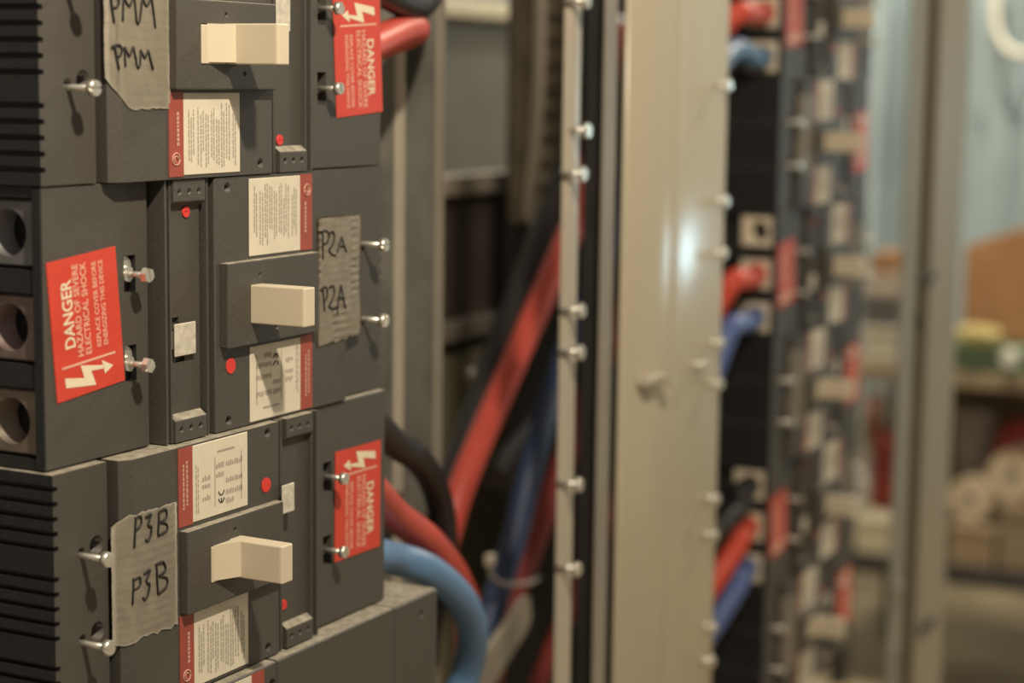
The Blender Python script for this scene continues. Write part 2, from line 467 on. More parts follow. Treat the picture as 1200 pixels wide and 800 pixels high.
# tape strips and writing
def lerp(a, b, t): return a+(b-a)*t
S1 = lambda x: -.001 + (-.0080 if x > .0515 else -.0080+(.0515-x)*.55)
S2 = lambda x: -.0080 if x < .262 else -.0080+(x-.262)*.16
S3 = lambda x: -.006 + (-.0080 if x > .050 else -.0080+(.050-x)*.55)
j = random.Random(3)
jag = [j.uniform(-1, 1) for _ in range(64)]
def o1(u, v):
    x = lerp(.0432, .0898, u); zb = .1765 + .0006*jag[int(u*15)] + (.016*((.3-u)/.3)**1.3 if u < .3 else 0)
    return (x+.0006*jag[int(v*30)]*(1 if u > .9 else 0), lerp(zb, .262, v))
def o2(u, v):
    x = lerp(.2296+.0006*jag[int(v*20)]*(u < .1), .2835+.001*math.sin(v*9), u)
    return (x, lerp(.0372+.0012*jag[int(u*15)]+.0005*jag[int(u*15)+20]-.001*(u < .3), .1125-.001*u+.0004*jag[int(u*15)+9], v))
def o3(u, v):
    x = lerp(.0388, .0852, u); 
    zt = -.0292 + .0007*jag[int(u*15)+5] - (.0045*((.22-u)/.22)**2 if u < .22 else 0)
    return (x, lerp(-.0955+.0012*jag[int(u*15)+12]-.002*(u < .2), zt, v))
t1 = tape(u1, o1, S1, 1.0, 'grey duct tape handwritten PMM twice')
t2 = tape(u2, o2, S2, 2.0, 'grey duct tape handwritten P2A twice')
t3 = tape(u3, o3, S3, 3.0, 'grey duct tape handwritten P3B twice')
def zz(ox, oy, k, L): return [[(ox+a/k, oy+b/k) for a, b in s] for s in L]
handwriting(t1, zz(100, 0, 10, [
    [(350, 545), (370, 680), (397, 810)], [(310, 552), (350, 532), (405, 530), (430, 580), (415, 640), (385, 665)],
    [(472, 780), (465, 660), (460, 548)], [(460, 548), (515, 650), (562, 545)], [(562, 545), (575, 610), (592, 690)],
    [(592, 660), (606, 775), (638, 772), (650, 582)], [(650, 582), (695, 670), (740, 592)], [(740, 592), (765, 700), (795, 815)],
    [(305, -20), (320, 120), (341, 262)], [(300, -30), (350, -45), (395, 0), (380, 70), (330, 95)],
    [(442, 245), (444, 100), (450, -40)], [(450, -40), (515, 72), (560, -30)], [(575, -30), (590, 120), (605, 262), (638, 240), (668, -30)],
    [(668, -30), (720, 68), (775, -40)], [(775, -40), (800, 140), (820, 328)]]), S1, -.009, u1)
handwriting(t2, zz(340, 240, 4.708, [
    [(180, 145), (181, 220), (182, 300)], [(165, 150), (200, 141), (216, 170), (205, 205), (185, 215)],
    [(213, 162), (235, 146), (245, 175), (235, 220), (216, 245), (228, 268), (252, 278)],
    [(260, 262), (273, 215), (285, 176)], [(285, 176), (298, 220), (312, 262)], [(270, 226), (305, 226)],
    [(180, 455), (186, 520), (190, 585)], [(168, 470), (195, 450), (206, 480), (200, 520), (185, 530)],
    [(215, 456), (238, 446), (243, 490), (226, 540), (216, 560), (240, 572), (262, 562), (262, 604)],
    [(262, 562), (272, 500), (281, 440)], [(281, 440), (293, 510), (306, 572)], [(266, 512), (301, 512)]]), S2, -.008, u2, r=.0005)
handwriting(t3, zz(120, 570, 4.21, [
    [(166, 150), (162, 225), (158, 300)], [(160, 156), (188, 145), (191, 185), (166, 215)],
    [(214, 150), (241, 136), (226, 188), (241, 197), (239, 240), (226, 265), (213, 262)],
    [(280, 125), (278, 180), (275, 240)], [(280, 125), (311, 110), (316, 150), (286, 175)], [(286, 175), (315, 182), (318, 215), (275, 240)],
    [(155, 450), (152, 515), (150, 580)], [(150, 466), (184, 446), (186, 485), (156, 510)],
    [(205, 431), (236, 411), (217, 468), (233, 480), (226, 530), (212, 556), (200, 548)],
    [(268, 390), (271, 460), (275, 530)], [(262, 386), (300, 371), (311, 410), (281, 440)], [(281, 440), (318, 452), (315, 492), (275, 530)]]), S3, -.014, u3)

# bottom breaker: a larger frame standing proud of the others
def big_breaker():
    X1, Z1, Z0, YF = .3555, -.1370, -.335, -.0205
    t = empty('circuit_breaker', (0, YF, Z0), 'larger breaker at the bottom of the near stack with dusty top ledge', 'circuit breaker')
    h = Z1-Z0
    bm = nb(); box(bm, .0, .343, .022, .14, 0, h-.001); obj('case', bm, M['sideplastic'], t)
    bm = nb(); box(bm, -.02, .1690, 0, .022, 0, h, .0008)
    ct = nb()
    for zc in (h-.0105,): cyl(ct, (.1645, -.002, zc-.002), (.1645, .008, zc-.002), .0035, n=18)
    o = obj('centre_cover', carve(bm, ct), M['plastic'], t); dust_top(o, M['dust'], h-.002)
    bm = nb(); box(bm, .1700, .3000, .0002, .022, 0, h, .0008); o = obj('accessory_cover', bm, M['plastic'], t); dust_top(o, M['dust'], h-.002)
    bm = nb(); box(bm, .3003, X1, .0003, .140, 0, h, .0012)
    ct = nb(); cyl(ct, (.3345, -.002, h-.0125), (.3345, .008, h-.0125), .003, n=16)
    o = obj('line_cover', carve(bm, ct), M['plastic'], t); dust_top(o, M['dust'], h-.002)
    bm = nb(); box(bm, .085, .1435, -.0005, .0002, h-.052, h-.0015); l = obj('rating_label', bm, M['label'], t)
    bm = nb(); box(bm, .1435, .1560, -.0005, .0002, h-.0525, h-.0012); obj('red_band', bm, M['band'], l)
    bm = nb(); box(bm, .05, .150, -.006, .0002, h-.125, h-.062, .0008); obj('handle_bezel', bm, M['plastic'], t)
    bm = nb(); box(bm, .070, .083, -.045, -.006, h-.108, h-.080, .001); obj('toggle_handle', bm, M['ivory'], t)
    return t
u4 = big_breaker()

# far stack: copies of the same kinds of breaker -----------------------------------------------------
def copy_tree(o, parent=None, skip=('handwriting',)):
    c = o.copy(); C.objects.link(c)
    if parent is not None: c.parent = parent
    for ch in list(o.children):
        if ch.name.split('.')[0] not in skip: copy_tree(ch, c, skip)
    return c
YF, XF = .078, 1.266
far = [(.198, True, 'far blurred stack, topmost breaker, red and blue cables entering its left end'),
       (.058, False, 'far blurred stack, second breaker from the top'),
       (-.083, True, 'far blurred stack, third breaker down, bare terminal above its red and blue cables'),
       (-.223, False, 'far blurred stack, fourth breaker from the top'),
       (-.363, True, 'far blurred stack, fifth breaker down, bright red and blue cables slanting into its left end'),
       (-.503, False, 'far blurred stack, lowest breaker in view')]
for z, rot, lab in far:
    src = u2 if rot else u1
    c = copy_tree(src)
    c['label'] = lab; c['group'] = 'breakers of the far stack'
    for o in c.children:
        if o.name.startswith('tape_strip'): o['label'] = 'strip of grey duct tape'
        if o.name.startswith('lug'): o.material_slots[0].link = 'OBJECT'; o.material_slots[0].material = M['litlug']
    c.location = (XF+(S if rot else 0), YF, z+(.14 if rot else 0))

# ------------------------------------------------------------------ switchboard frame
ZB, ZT = -1.2, .95
def steel(name, bm, m, label, cat, group=None): return tagit(obj(name, bm, m), label, cat, group)
bm = nb(); box(bm, -.06, .455, .1425, .146, ZB, ZT)
steel('mounting_plate', bm, M['zinc'], 'grey steel mounting plate behind the near breaker stack', 'mounting plate')
bm = nb(); box(bm, 1.24, 1.64, .1945, .198, ZB, ZT)
steel('mounting_plate', bm, M['dark'], 'dark steel mounting plate behind the far breaker stack', 'mounting plate')

ch = empty('mounting_channel', (.53, .12, ZB), 'galvanised channel with two pale edges right behind the near stack', 'steel channel')
bm = nb(); prism(bm, [(-.033, -.02), (-.0215, -.02), (-.0215, -.018), (-.031, -.018), (-.031, .022), (.0265, .022), (.0265, -.018), (.026, -.018), (.026, -.02), (.0285, -.02), (.0285, .024), (-.033, .024)], 'z', 0, ZT-ZB)
obj('web', bm, M['zinc'], ch)
bm = nb(); box(bm, -.0335, -.0215, -.0235, -.0203, 0, ZT-ZB, .0006); obj('edge_strip', bm, M['railm'], ch)
bm = nb(); box(bm, .0255, .0375, -.0235, -.0203, 0, ZT-ZB, .0006); obj('edge_strip', bm, M['edge'], ch)

def frame_screw(px, py, Yb, ln, r=.0058):
    """headed screw standing out of a frame member, its head at the photo position"""
    hp = at(px, py, Y=Yb-ln)
    return screw_bm(hp.x, hp.z, Yb+.004, Yb-ln, rh=r, rs=.0026, slot=.7)

rl = empty('cover_rail', (.593, .02, ZB), 'pale narrow upright rail studded with screws, left of the beige post', 'rail')
bm = nb(); prism(bm, [(-.0095, -.0145), (-.0095, -.0175), (-.008, -.0192), (-.0055, -.02), (.0, -.0203), (.009, -.02), (.0105, -.0185), (.0105, -.0145)], 'z', 0, ZT-ZB)
obj('rail_body', bm, M['railm'], rl)
for px, py in ((688, 1), (689, 153), (684, 204), (682, 364), (681, 413), (679, 568), (677, 667)):
    bm = frame_screw(px, py, .0, .014); to_local(bm, rl); obj('cover_screw', bm, M['screw'], rl)

ed = empty('edge_strip', (.658, .015, ZB), 'thin grey upright strip with rough edge, between pale rail and beige post', 'edge strip')
bm = nb(); box(bm, -.0105, .0105, -.015, -.012, 0, ZT-ZB, .0008); obj('strip_body', bm, M['edge'], ed)
bm = nb(); box(bm, .0106, .0120, -.012, .012, 0, ZT-ZB); obj('strip_return', bm, M['dark'], ed)
bm = nb()
for k in range(88): box(bm, .0108, .0150, -.010+.003*(k % 2), -.004, .05+k*.0235, .064+k*.0235)
obj('serrated_edge', bm, M['dark'], ed)

po = empty('gutter_post', (.80, .03, ZB), 'wide beige enamelled upright post with a cool highlight, between the two breaker stacks', 'post')
xs = [-.108]; prof = [(.1125, -.0245), (-.108, -.0245), (-.1085, -.0275), (-.106, -.0298)]
prof += [(-.0225, -.030), (-.0205, -.030)]
for k in range(0, 17):
    a = k/16; prof.append((-.020+.026*a, -.030-.0016*math.sin(PI*a)**2))
prof += [(.0065, -.030), (.0085, -.030), (.104, -.030), (.1095, -.0285), (.113, -.024), (.1145, -.018), (.1145, .03), (.1125, .03)]
bm = nb(); prism(bm, prof, 'z', 0, ZT-ZB)
for f in bm.faces:
    if len(f.verts) == 4: f.smooth = True
pb = obj('post_body', bm, M['beige'], po)
for px, py in ((855, 236), (853, 297), (849, 402), (848, 450), (844, 585), (842, 627), (840, 735), (838, 775), (858, 100), (829, 428)):
    bm = frame_screw(px-3, py, .0, .012, .0052); to_local(bm, po); obj('cover_screw', bm, M['screw'], po)
b0 = at(748, 447, Y=-.001)
bm = nb(); box(bm, b0.x-.004, b0.x+.036, -.0115, .0, b0.z-.0035, b0.z+.0035, .001); cyl(bm, (b0.x+.028, -.011, b0.z), (b0.x+.028, -.017, b0.z), .0065, n=6)
to_local(bm, po); obj('latch_tab', bm, M['railm'], po)

# ------------------------------------------------------------------ cables
def cable(pts, r, m, label, group=None, name='power_cable', sub=10):
    bm = nb(); tube(bm, spline(pts, sub), r, 16)
    return tagit(obj(name, bm, m), label, 'cable', group)
def P(px, py, Y): return at(px, py, Y=Y)
z3 = [-.1362+.9714*p for p in POLES]; z1 = [.1396+p for p in POLES]
cable([(.300, .0175, z3[2]), (.316, .0175, z3[2]), (.332, .0195, z3[2]), P(462, 519, .05), P(492, 540, .06), P(513, 580, .076), P(520, 640, .082), P(503, 730, .084), P(488, 860, .090)], .0105, M['blackcable'],
      'black cable curving down from the third near breaker', 'cables from the third near breaker')
cable([(.300, .0175, z3[1]), (.316, .0175, z3[1]), (.332, .019, z3[1]-.001), P(462, 603, .04), P(500, 632, .045), P(530, 670, .050), P(547, 708, .068), P(549, 742, .095), P(548, 778, .122), P(536, 830, .14), P(525, 900, .15)], .0115, M['redcable'],
      'red cable curving down from the third near breaker', 'cables from the third near breaker')
cable([(.300, .0175, z3[0]), (.316, .0175, z3[0]), (.332, .0178, z3[0]-.001), P(462, 654, .03), P(502, 668, .022), P(540, 702, .022), P(554, 742, .030), P(546, 790, .045), P(524, 845, .050), P(512, 900, .045)], .0115, M['bluecable'],
      'light blue cable curving down beside the larger bottom breaker', 'cables from the third near breaker')
cable([(.300, .0225, z1[1]), (.325, .0235, z1[1]+.001), P(470, 36, .042), P(483, 37, .056), (.405, .080, .209), (.37, .100, .200), (.33, .125, .19)], .0105, M['redcable'],
      'short orange red cable at the right end of the top near breaker', 'cables from the top near breaker')
cable([(.300, .0225, z1[2]), (.325, .0235, z1[2]), P(472, 2, .040), P(494, 3, .052), P(506, -18, .064), P(508, -60, .07)], .0105, M['blackcable'],
      'black cable above the orange red one, top right of near stack', 'cables from the top near breaker')
# cables slanting through the gutter
Yg = .20
cable([P(505, 640, Yg+.05), P(530, 565, Yg+.05), P(590, 400, Yg+.05), P(640, 270, Yg+.05), P(690, 130, Yg+.06), P(720, 30, Yg+.08)], .0165, M['blackcable'], 'thick black cable slanting left of the bright red one', 'cables slanting through the gutter')
cable([P(520, 640, Yg), P(545, 560, Yg), P(600, 430, Yg), P(650, 315, Yg), P(693, 210, Yg+.01), P(705, 120, Yg+.03), P(720, 30, Yg+.03)], .0125, M['redcable'], 'bright red cable slanting up behind the pale rail', 'cables slanting through the gutter')
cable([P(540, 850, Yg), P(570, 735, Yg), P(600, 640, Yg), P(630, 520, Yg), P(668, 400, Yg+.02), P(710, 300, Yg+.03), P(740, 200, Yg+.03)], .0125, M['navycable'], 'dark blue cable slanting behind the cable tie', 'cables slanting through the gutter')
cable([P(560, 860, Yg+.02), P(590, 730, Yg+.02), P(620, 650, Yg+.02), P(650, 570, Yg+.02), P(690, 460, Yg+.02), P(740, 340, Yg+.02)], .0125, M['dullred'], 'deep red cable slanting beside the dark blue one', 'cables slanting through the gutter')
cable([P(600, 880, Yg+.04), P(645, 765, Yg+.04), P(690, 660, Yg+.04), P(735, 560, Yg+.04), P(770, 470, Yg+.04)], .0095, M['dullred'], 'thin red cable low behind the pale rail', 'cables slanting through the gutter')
cable([P(580, 560, Yg+.07), P(640, 480, Yg+.07), P(672, 430, Yg+.07), P(720, 330, Yg+.07), P(760, 240, Yg+.07)], .0165, M['blackcable'], 'black cable crossing behind the dark blue one', 'cables slanting through the gutter')
# strap at the foot of the gutter, cable tie
bm = nb(); a, b = P(622, 712, Yg-.02), P(545, 830, Yg-.05); d = (b-a).normalized(); sd = Vector((d.z, 0, -d.x))
for k, (q, wd) in enumerate(((a, .013), (b, .020))): pass
pts = []
for s_ in (-1, 1):
    for q, wd in ((a, .012), (a.lerp(b, .12), .018), (b, .020)): pts.append((q, wd*s_))
ring = [a-sd*.010, a+sd*.012, a.lerp(b, .08)+sd*.017, b+sd*.020, b-sd*.020, a.lerp(b, .08)-sd*.016]
A_ = [bm.verts.new(p) for p in ring]; B_ = [bm.verts.new(p+Vector((0, .006, 0))) for p in ring]
fs = [bm.faces.new(A_), bm.faces.new(B_)] + [bm.faces.new([A_[i], B_[i], B_[(i+1) % 6], A_[(i+1) % 6]]) for i in range(6)]
bmesh.ops.recalc_face_normals(bm, faces=fs)
steel('ground_strap', bm, mat('drab_strap', (.30, .265, .20), .6, nscale=30, namt=.1), 'drab beige flat strap slanting at the bottom of the gutter', 'strap')
ct_ = empty('cable_tie', P(577, 655, Yg-.03), 'pale cable tie looped round the dark blue and deep red cables', 'cable tie')
bm = nb(); tube(bm, spline([P(574, 662, Yg-.022), P(577, 676, Yg-.022), P(595, 685, Yg-.022), P(622, 682, Yg-.018), P(632, 676, Yg+.01)], 8), .0020, 8); to_local(bm, ct_); obj('strap', bm, M['edge'], ct_)
bm = nb(); q = P(574, 656, Yg-.022); box(bm, q.x-.0045, q.x+.0045, q.y-.004, q.y+.004, q.z-.0055, q.z+.0055, .0018, 2); to_local(bm, ct_); obj('tie_head', bm, M['railm'], ct_)

# cables into the far stack's lugs
fl = lambda z, i: (1.272, YF+.0235, z+.14-POLES[i])
rd, bl = mat('bright_red_cable', (.80, .10, .06), .42, nscale=40, namt=.05), mat('mid_blue_cable', (.12, .19, .46), .45, nscale=40, namt=.06)
grp = 'cables into the far stack'
def farcable(z, i, bend, m, label):
    a = Vector(fl(z, i)); cable([a, a+Vector((-.03, -.0005, -.003))] + bend, .0118, m, label, grp)
farcable(.198, 1, [P(868, 14, .10), P(852, 28, .112), P(842, 52, .128), P(830, 88, .138), P(800, 170, .145)], rd, 'red cable entering the topmost far breaker')
farcable(.198, 2, [P(866, 58, .10), P(848, 68, .097), P(824, 112, .094), P(795, 215, .094)], M['bluecable'], 'pale blue cable entering the topmost far breaker')
farcable(-.083, 1, [P(862, 327, .10), P(848, 345, .11), P(825, 390, .13)], rd, 'red cable entering the third far breaker')
farcable(-.083, 2, [P(858, 382, .10), P(846, 408, .105), P(822, 475, .115)], bl, 'blue cable entering the third far breaker')
farcable(-.363, 1, [P(866, 634, .10), P(845, 668, .11), P(815, 715, .13)], rd, 'red cable slanting up into the fifth far breaker')
farcable(-.363, 2, [P(866, 682, .10), P(845, 718, .11), P(815, 765, .13)], bl, 'blue cable slanting up into the fifth far breaker')
farcable(-.363, 0, [P(868, 590, .10), P(850, 610, .105), P(815, 645, .115)], M['blackcable'], 'black cable entering the fifth far breaker')

# ------------------------------------------------------------------ deeper structure seen through the gutter
bm = nb(); box(bm, 1.135, 1.80, .335, .34, ZB, ZT)  # nearly black sheet: the shade deep in the gutter is its colour
steel('rear_panel', bm, M['dark'], 'steel rear panel darkened for shade deep in the gutter behind the pale rail', 'steel panel')
tb = at(580, 214, Y=.42).z
rp = empty('rear_panel', (1.25, .42, ZB), 'dark lower rear panel with a pale top lip, behind the slanting cables', 'steel panel')
bm = nb(); box(bm, -.28, .20, 0, .005, 0, tb-ZB); obj('panel_sheet', bm, mat('umber_steel', (.12, .095, .075), .6, nscale=15, namt=.25), rp)
bm = nb(); box(bm, -.28, .20, -.02, 0, tb-ZB-.008, tb-ZB+.014, .001); obj('top_lip', bm, M['railm'], rp)
zb2 = at(550, 385, Y=.40).z
bm = nb(); box(bm, -.28, .0, -.02, 0, zb2-ZB-.010, zb2-ZB+.010, .001); obj('cross_bar', bm, M['edge'], rp)
bm = nb(); box(bm, -.28, .02, -.008, 0, .3, zb2-ZB-.030, .001); obj('lower_sheet', bm, mat('olive_sheet', (.25, .23, .15), .6, nscale=10, namt=.15), rp)
q = at(552, 437, Y=.41); bm = nb(); cyl(bm, (q.x, .413, q.z), (q.x, .402, q.z), .010, n=12); to_local(bm, rp); obj('bolt', bm, M['screw'], rp)

# grey enclosure further off
ge = empty('grey_enclosure', (1.9, .90, ZB), 'grey cabinet with a cream top edge, glimpsed through the gutter', 'cabinet')
zt = at(580, 24, Y=.9).z
xl, xr = at(518, 100, Y=.9).x-.1, at(633, 100, Y=.9).x
bm = nb(); box(bm, xl-1.9, xr-1.9, 0, .4, 0, zt-ZB, .004); obj('cabinet_body', bm, M['greybox'], ge)
bm = nb(); box(bm, xl-1.92, xr-1.88, -.02, .42, zt-ZB, zt-ZB+.03, .004); obj('cabinet_top', bm, M['beige'], ge)
bm = nb(); box(bm, .1, .115, -.012, 0, .9, 1.0, .003); obj('cabinet_handle', bm, M['zinc'], ge)
# terminal strip bolted on the rear panel
q0, q1 = at(633, -40, Y=.30), at(664, 258, Y=.30)
bc = empty('terminal_strip', ((q0.x+q1.x)/2, .33, q1.z), 'drab brown terminal strip on the rear panel, left of the pale rail', 'terminal strip')
bm = nb(); box(bm, q0.x, q1.x, .312, .334, q1.z, q0.z+.1, .003); to_local(bm, bc); obj('strip_base', bm, mat('drab_resin', (.21, .185, .125), .6, nscale=30, namt=.3), bc)
bm = nb(); box(bm, q0.x+.004, q1.x-.004, .328, .3345, ZB, q1.z-.001); to_local(bm, bc); obj('support_rail', bm, M['dark'], bc)
zz_ = q1.z+.012
while zz_ < q0.z+.08:
    bm = nb(); box(bm, q0.x+.004, q1.x-.004, .300, .312, zz_, zz_+.020, .002, 2); to_local(bm, bc); obj('terminal_block', bm, mat('drab_resin', (.19, .165, .11), .55, nscale=30, namt=.3) if 'drab_resin' not in bpy.data.materials else bpy.data.materials['drab_resin'], bc)
    bm = nb(); cyl(bm, (q0.x+.016, .301, zz_+.010), (q0.x+.016, .2975, zz_+.010), .0045, n=12); to_local(bm, bc); obj('terminal_screw', bm, M['zinc'], bc)
    zz_ += .026
cable([at(634, -30, Y=.285), at(633, 60, Y=.28), at(631, 110, Y=.28), at(627, 180, Y=.28), at(621, 240, Y=.28), at(626, 259, Y=.275), at(648, 274, Y=.27)], .0062, M['railm'], 'slack pale conduit hanging beside the drab terminal strip')

# ------------------------------------------------------------------ right-hand post of the far cabinet
rp2 = empty('cabinet_post', (1.855, .08, ZB), 'blurred drab beige upright post at the right, beyond the far stack', 'post')
bm = nb(); prism(bm, [(-.070, -.024), (-.070, -.028), (-.066, -.03), (.071, -.03), (.075, -.028), (.075, .03), (.071, .03), (.071, -.024)], 'z', 0, 2.3); obj('post_body', bm, mat('drab_enamel', (.33, .295, .21), .45, nscale=6, namt=.04), rp2)
for py in (325, 732):
    q = at(1085, py, Y=.05); bm = nb(); box(bm, q.x-.035, q.x+.03, .044, .050, q.z-.006, q.z+.006, .002); to_local(bm, rp2); obj('door_hinge', bm, M['dark'], rp2)
rr = empty('inner_rail', (1.66, .18, ZB), 'dull grey inner rail with two bolts, left of the blurred beige post', 'rail')
xa, xb = at(1044, 700, Y=.16).x, at(1065, 700, Y=.16).x
bm = nb(); box(bm, xa-1.66, xb-1.66, -.02, -.014, 0, 2.3, .002); obj('rail_body', bm, mat('dull_grey_enamel', (.30, .29, .235), .5, nscale=10, namt=.08), rr)
for py in (691, 770):
    q = at(1055, py, Y=.155); bm = nb(); cyl(bm, (q.x, .161, q.z), (q.x, .146, q.z), .010, n=12); to_local(bm, rr); obj('bolt', bm, M['screw'], rr)

# ------------------------------------------------------------------ the workshop beyond
bm = nb(); box(bm, -3, 6.4, -4, 3.2, ZB-.05, ZB); struct('floor', bm, mat('worn_floor', (.36, .285, .18), .7, nscale=3, namt=.35))
bm = nb(); box(bm, 5.2, 5.3, -4, 3.2, ZB, 2.2); struct('wall_right', bm, mat('pale_blue_wall', (.40, .47, .48), .8, nscale=2, namt=.12))
bm = nb(); box(bm, -3, 5.2, 3.1, 3.2, ZB, 2.2); struct('wall_back', bm, mat('grey_wall', (.42, .42, .38), .8, nscale=2, namt=.12))

XS = 3.55
def W(px, py, X=XS): return at(px, py, X=X)
def span(px0, px1, py0, py1, X=XS):
    a, b = W(px0, py0, X), W(px1, py1, X); return (min(a.y, b.y), max(a.y, b.y), min(a.z, b.z), max(a.z, b.z))
# shelf unit: three boards on four legs
y_r = W(1290, 445).y; y_l = W(985, 445).y
zt_ = W(1150, 436).z; zm = W(1150, 612).z; zl = W(1150, 668).z
sh = empty('shelf_unit', (XS+.2, (y_l+y_r)/2, ZB), 'brown workshop shelf unit in the blurred background at right', 'shelf')
woodm = mat('shelf_wood', (.26, .20, .125), .7, nscale=9, namt=.3)
def board(z, th, m, nm='shelf_board'):
    bm = nb(); box(bm, XS-.02, XS+.45, y_r, y_l, z-th, z, .004); to_local(bm, sh); obj(nm, bm, m, sh)
board(zt_, .035, woodm); board(zl, .035, M['dark'])
bm = nb(); box(bm, XS+.452, XS+.462, y_r, y_l, zl-.035, zt_-.001); to_local(bm, sh); obj('back_panel', bm, mat('shelf_back', (.16, .125, .085), .7, nscale=9, namt=.2), sh)
for yy in (y_r+.02, y_l-.02):
    for xx in (XS+.0, XS+.42):
        bm = nb(); box(bm, xx-.018, xx+.018, yy-.018, yy+.018, ZB, zt_-.035, .003); to_local(bm, sh); obj('leg', bm, M['dark'], sh)
# top shelf contents
def put(name, label, cat): return empty(name, (0, 0, 0), label, cat)
def carton(px0, px1, py0, py1, depth, label, m, flap=True, X=XS, tilt=0, base=None):
    y0, y1, z0, z1 = span(px0, px1, py0, py1, X)
    if base is not None: z0 = base
    t = empty('cardboard_box', (X+depth/2, (y0+y1)/2, z0), label, 'box', rot=(0, 0, tilt))
    hw = (y1-y0)/2; h = z1-z0
    bm = nb()
    prism(bm, [(-hw, 0), (hw, 0), (hw, h*.84), (hw*.7, h*.92), (hw*.1, h*1.05), (-hw, h*1.16)], 'x', -depth/2, depth/2, .004); obj('box_body', bm, m, t)
    return t
    bm = nb(); box(bm, -.025, .025, -hw-.001, hw+.001, h-.03, h+.0015); obj('sealing_tape', bm, mat('parcel_tape', (.42, .28, .14), .35, namt=.05), t)
    if flap:
        bm = nb(); v = [(-depth/2, -hw, h), (-depth/2, hw, h), (-depth/2-.06, hw, h+.05), (-depth/2-.06, -hw, h+.05)]
        A = [bm.verts.new(p) for p in v]; B = [bm.verts.new((p[0], p[1], p[2]+.004)) for p in v]
        fs = [bm.faces.new(A), bm.faces.new(B)]+[bm.faces.new([A[i], B[i], B[(i+1) % 4], A[(i+1) % 4]]) for i in range(4)]
        bmesh.ops.recalc_face_normals(bm, faces=fs); obj('flap', bm, m, t)
    return t
card = mat('cardboard', (.32, .165, .07), .75, nscale=14, namt=.12)
z_c = W(1150, 402).z
carton(1132, 1290, 268, 402, .30, 'large sagging brown cardboard box on the green crate at far right', card, base=z_c+.001, tilt=.0, X=XS+.06)
def crate(px0, px1, py0, py1, m, label, depth=.36, X=XS):
    y0, y1, z0, z1 = span(px0, px1, py0, py1, X); z0 = zt_
    t = empty('plastic_crate', (X+depth/2, (y0+y1)/2, z0), label, 'crate'); hw = (y1-y0)/2; h = z1-z0
    bm = nb(); box(bm, -depth/2, depth/2, -hw, hw, 0, h*.86, .006)
    ct = nb(); box(ct, -depth/2+.01, depth/2-.01, -hw+.01, hw-.01, .01, h)
    obj('crate_body', carve(bm, ct), m, t)
    bm = nb(); box(bm, -depth/2-.008, depth/2+.008, -hw-.008, hw+.008, h*.84, h, .004); obj('rim', bm, m, t)
    return t
crate(1112, 1260, 402, 436, mat('green_plastic', (.16, .25, .15), .5, nscale=8, namt=.2), 'dull green crate on the top shelf under the cardboard box')
def bottle(px, py_base, py_top, r, m, mc, label, X, base):
    b = W(px, py_base, X); tp = W(px, py_top, X); z0 = base; h = tp.z-z0
    t = empty('bottle', (X, b.y, z0), label, 'bottle')
    bm = nb(); pr = [(0, r*.9), (.02, r), (.62, r), (.72, r*.8), (.8, r*.4), (.92, r*.38)]
    rings = []
    for f, rr_ in pr: rings.append([bm.verts.new((rr_*math.cos(2*PI*k/20), rr_*math.sin(2*PI*k/20), f*h)) for k in range(20)])
    for A, B in zip(rings, rings[1:]):
        for k in range(20): bm.faces.new([A[k], A[(k+1) % 20], B[(k+1) % 20], B[k]]).smooth = True
    bm.faces.new(rings[0][::-1]); bm.faces.new(rings[-1]); obj('bottle_body', bm, m, t)
    bm = nb(); cyl(bm, (0, 0, h*.88), (0, 0, h), r*.5, n=16); obj('cap', bm, mc, t)
whitep = mat('white_plastic', (.70, .68, .60), .45, namt=.04)
def lump(name, label, cat, px, py, X, rx, ry, rz, m, base=None, seed=0, rough=.12):
    q = W(px, py, X); z = q.z if base is None else base+rz
    bm = nb(); bmesh.ops.create_icosphere(bm, subdivisions=4, radius=1)
    for v in bm.verts:
        n = 1+rough*smooth_noise(v.co.x*2.5+v.co.z*2, v.co.y*2.5+v.co.z, seed)
        v.co = Vector((v.co.x*rx*n, v.co.y*ry*n, max(v.co.z*n, -.82)*rz))
    for f in bm.faces: f.smooth = True
    o = obj(name, bm, m); o.location = (q.x, q.y, z - (.18*rz if base is not None else 0)); return tagit(o, label, cat)
yel = mat('yellow_cloth', (.45, .37, .15), .8, nscale=20, namt=.2)
lump('folded_cloth', 'yellow cloth bunched on the front edge of the green crate', 'cloth', 1146, 393, XS-.02, .028, .055, .022, yel, seed=2, base=z_c+.002)
bm = nb(); q = W(1185, 418, XS-.02); cyl(bm, (q.x, q.y, q.z), (q.x-.03, q.y, q.z), .019, .017, n=20)
tagit(obj('bottle_cap', bm, whitep), 'round white cap lying against the green crate', 'cap')
# shelf contents seen left of the beige post: a tub with three boxes piled on it
def crate_box(name, px0, px1, ytop, base, depth, m, label, cat, lidm=None, X=XS):
    y0, y1, z0, z1 = span(px0, px1, ytop, ytop+10, X); h = z1-base; hw = (y1-y0)/2
    t = empty(name, (X+depth/2, (y0+y1)/2, base), label, cat)
    bm = nb(); box(bm, -depth/2, depth/2, -hw, hw, 0, h*.8, .006, 2); obj(name.split('_')[-1]+'_body', bm, m, t)
    bm = nb(); box(bm, -depth/2-.003, depth/2+.003, -hw-.003, hw+.003, h*.8, h, .004, 2); obj('lid', bm, lidm or m, t)
    return z1
greenbase = mat('green_tub', (.13, .19, .10), .6, namt=.1)
zq = crate_box('storage_tub', 1012, 1053, 382, zt_, .18, mat('pale_tub', (.47, .43, .33), .6, namt=.05), 'pale squarish tub on the top shelf, left of the blurred post', 'tub')
zq = crate_box('flat_case', 1010, 1050, 347, zq, .16, mat('slate_case', (.10, .095, .09), .6, namt=.1), 'dark flat case piled on the pale tub', 'case')
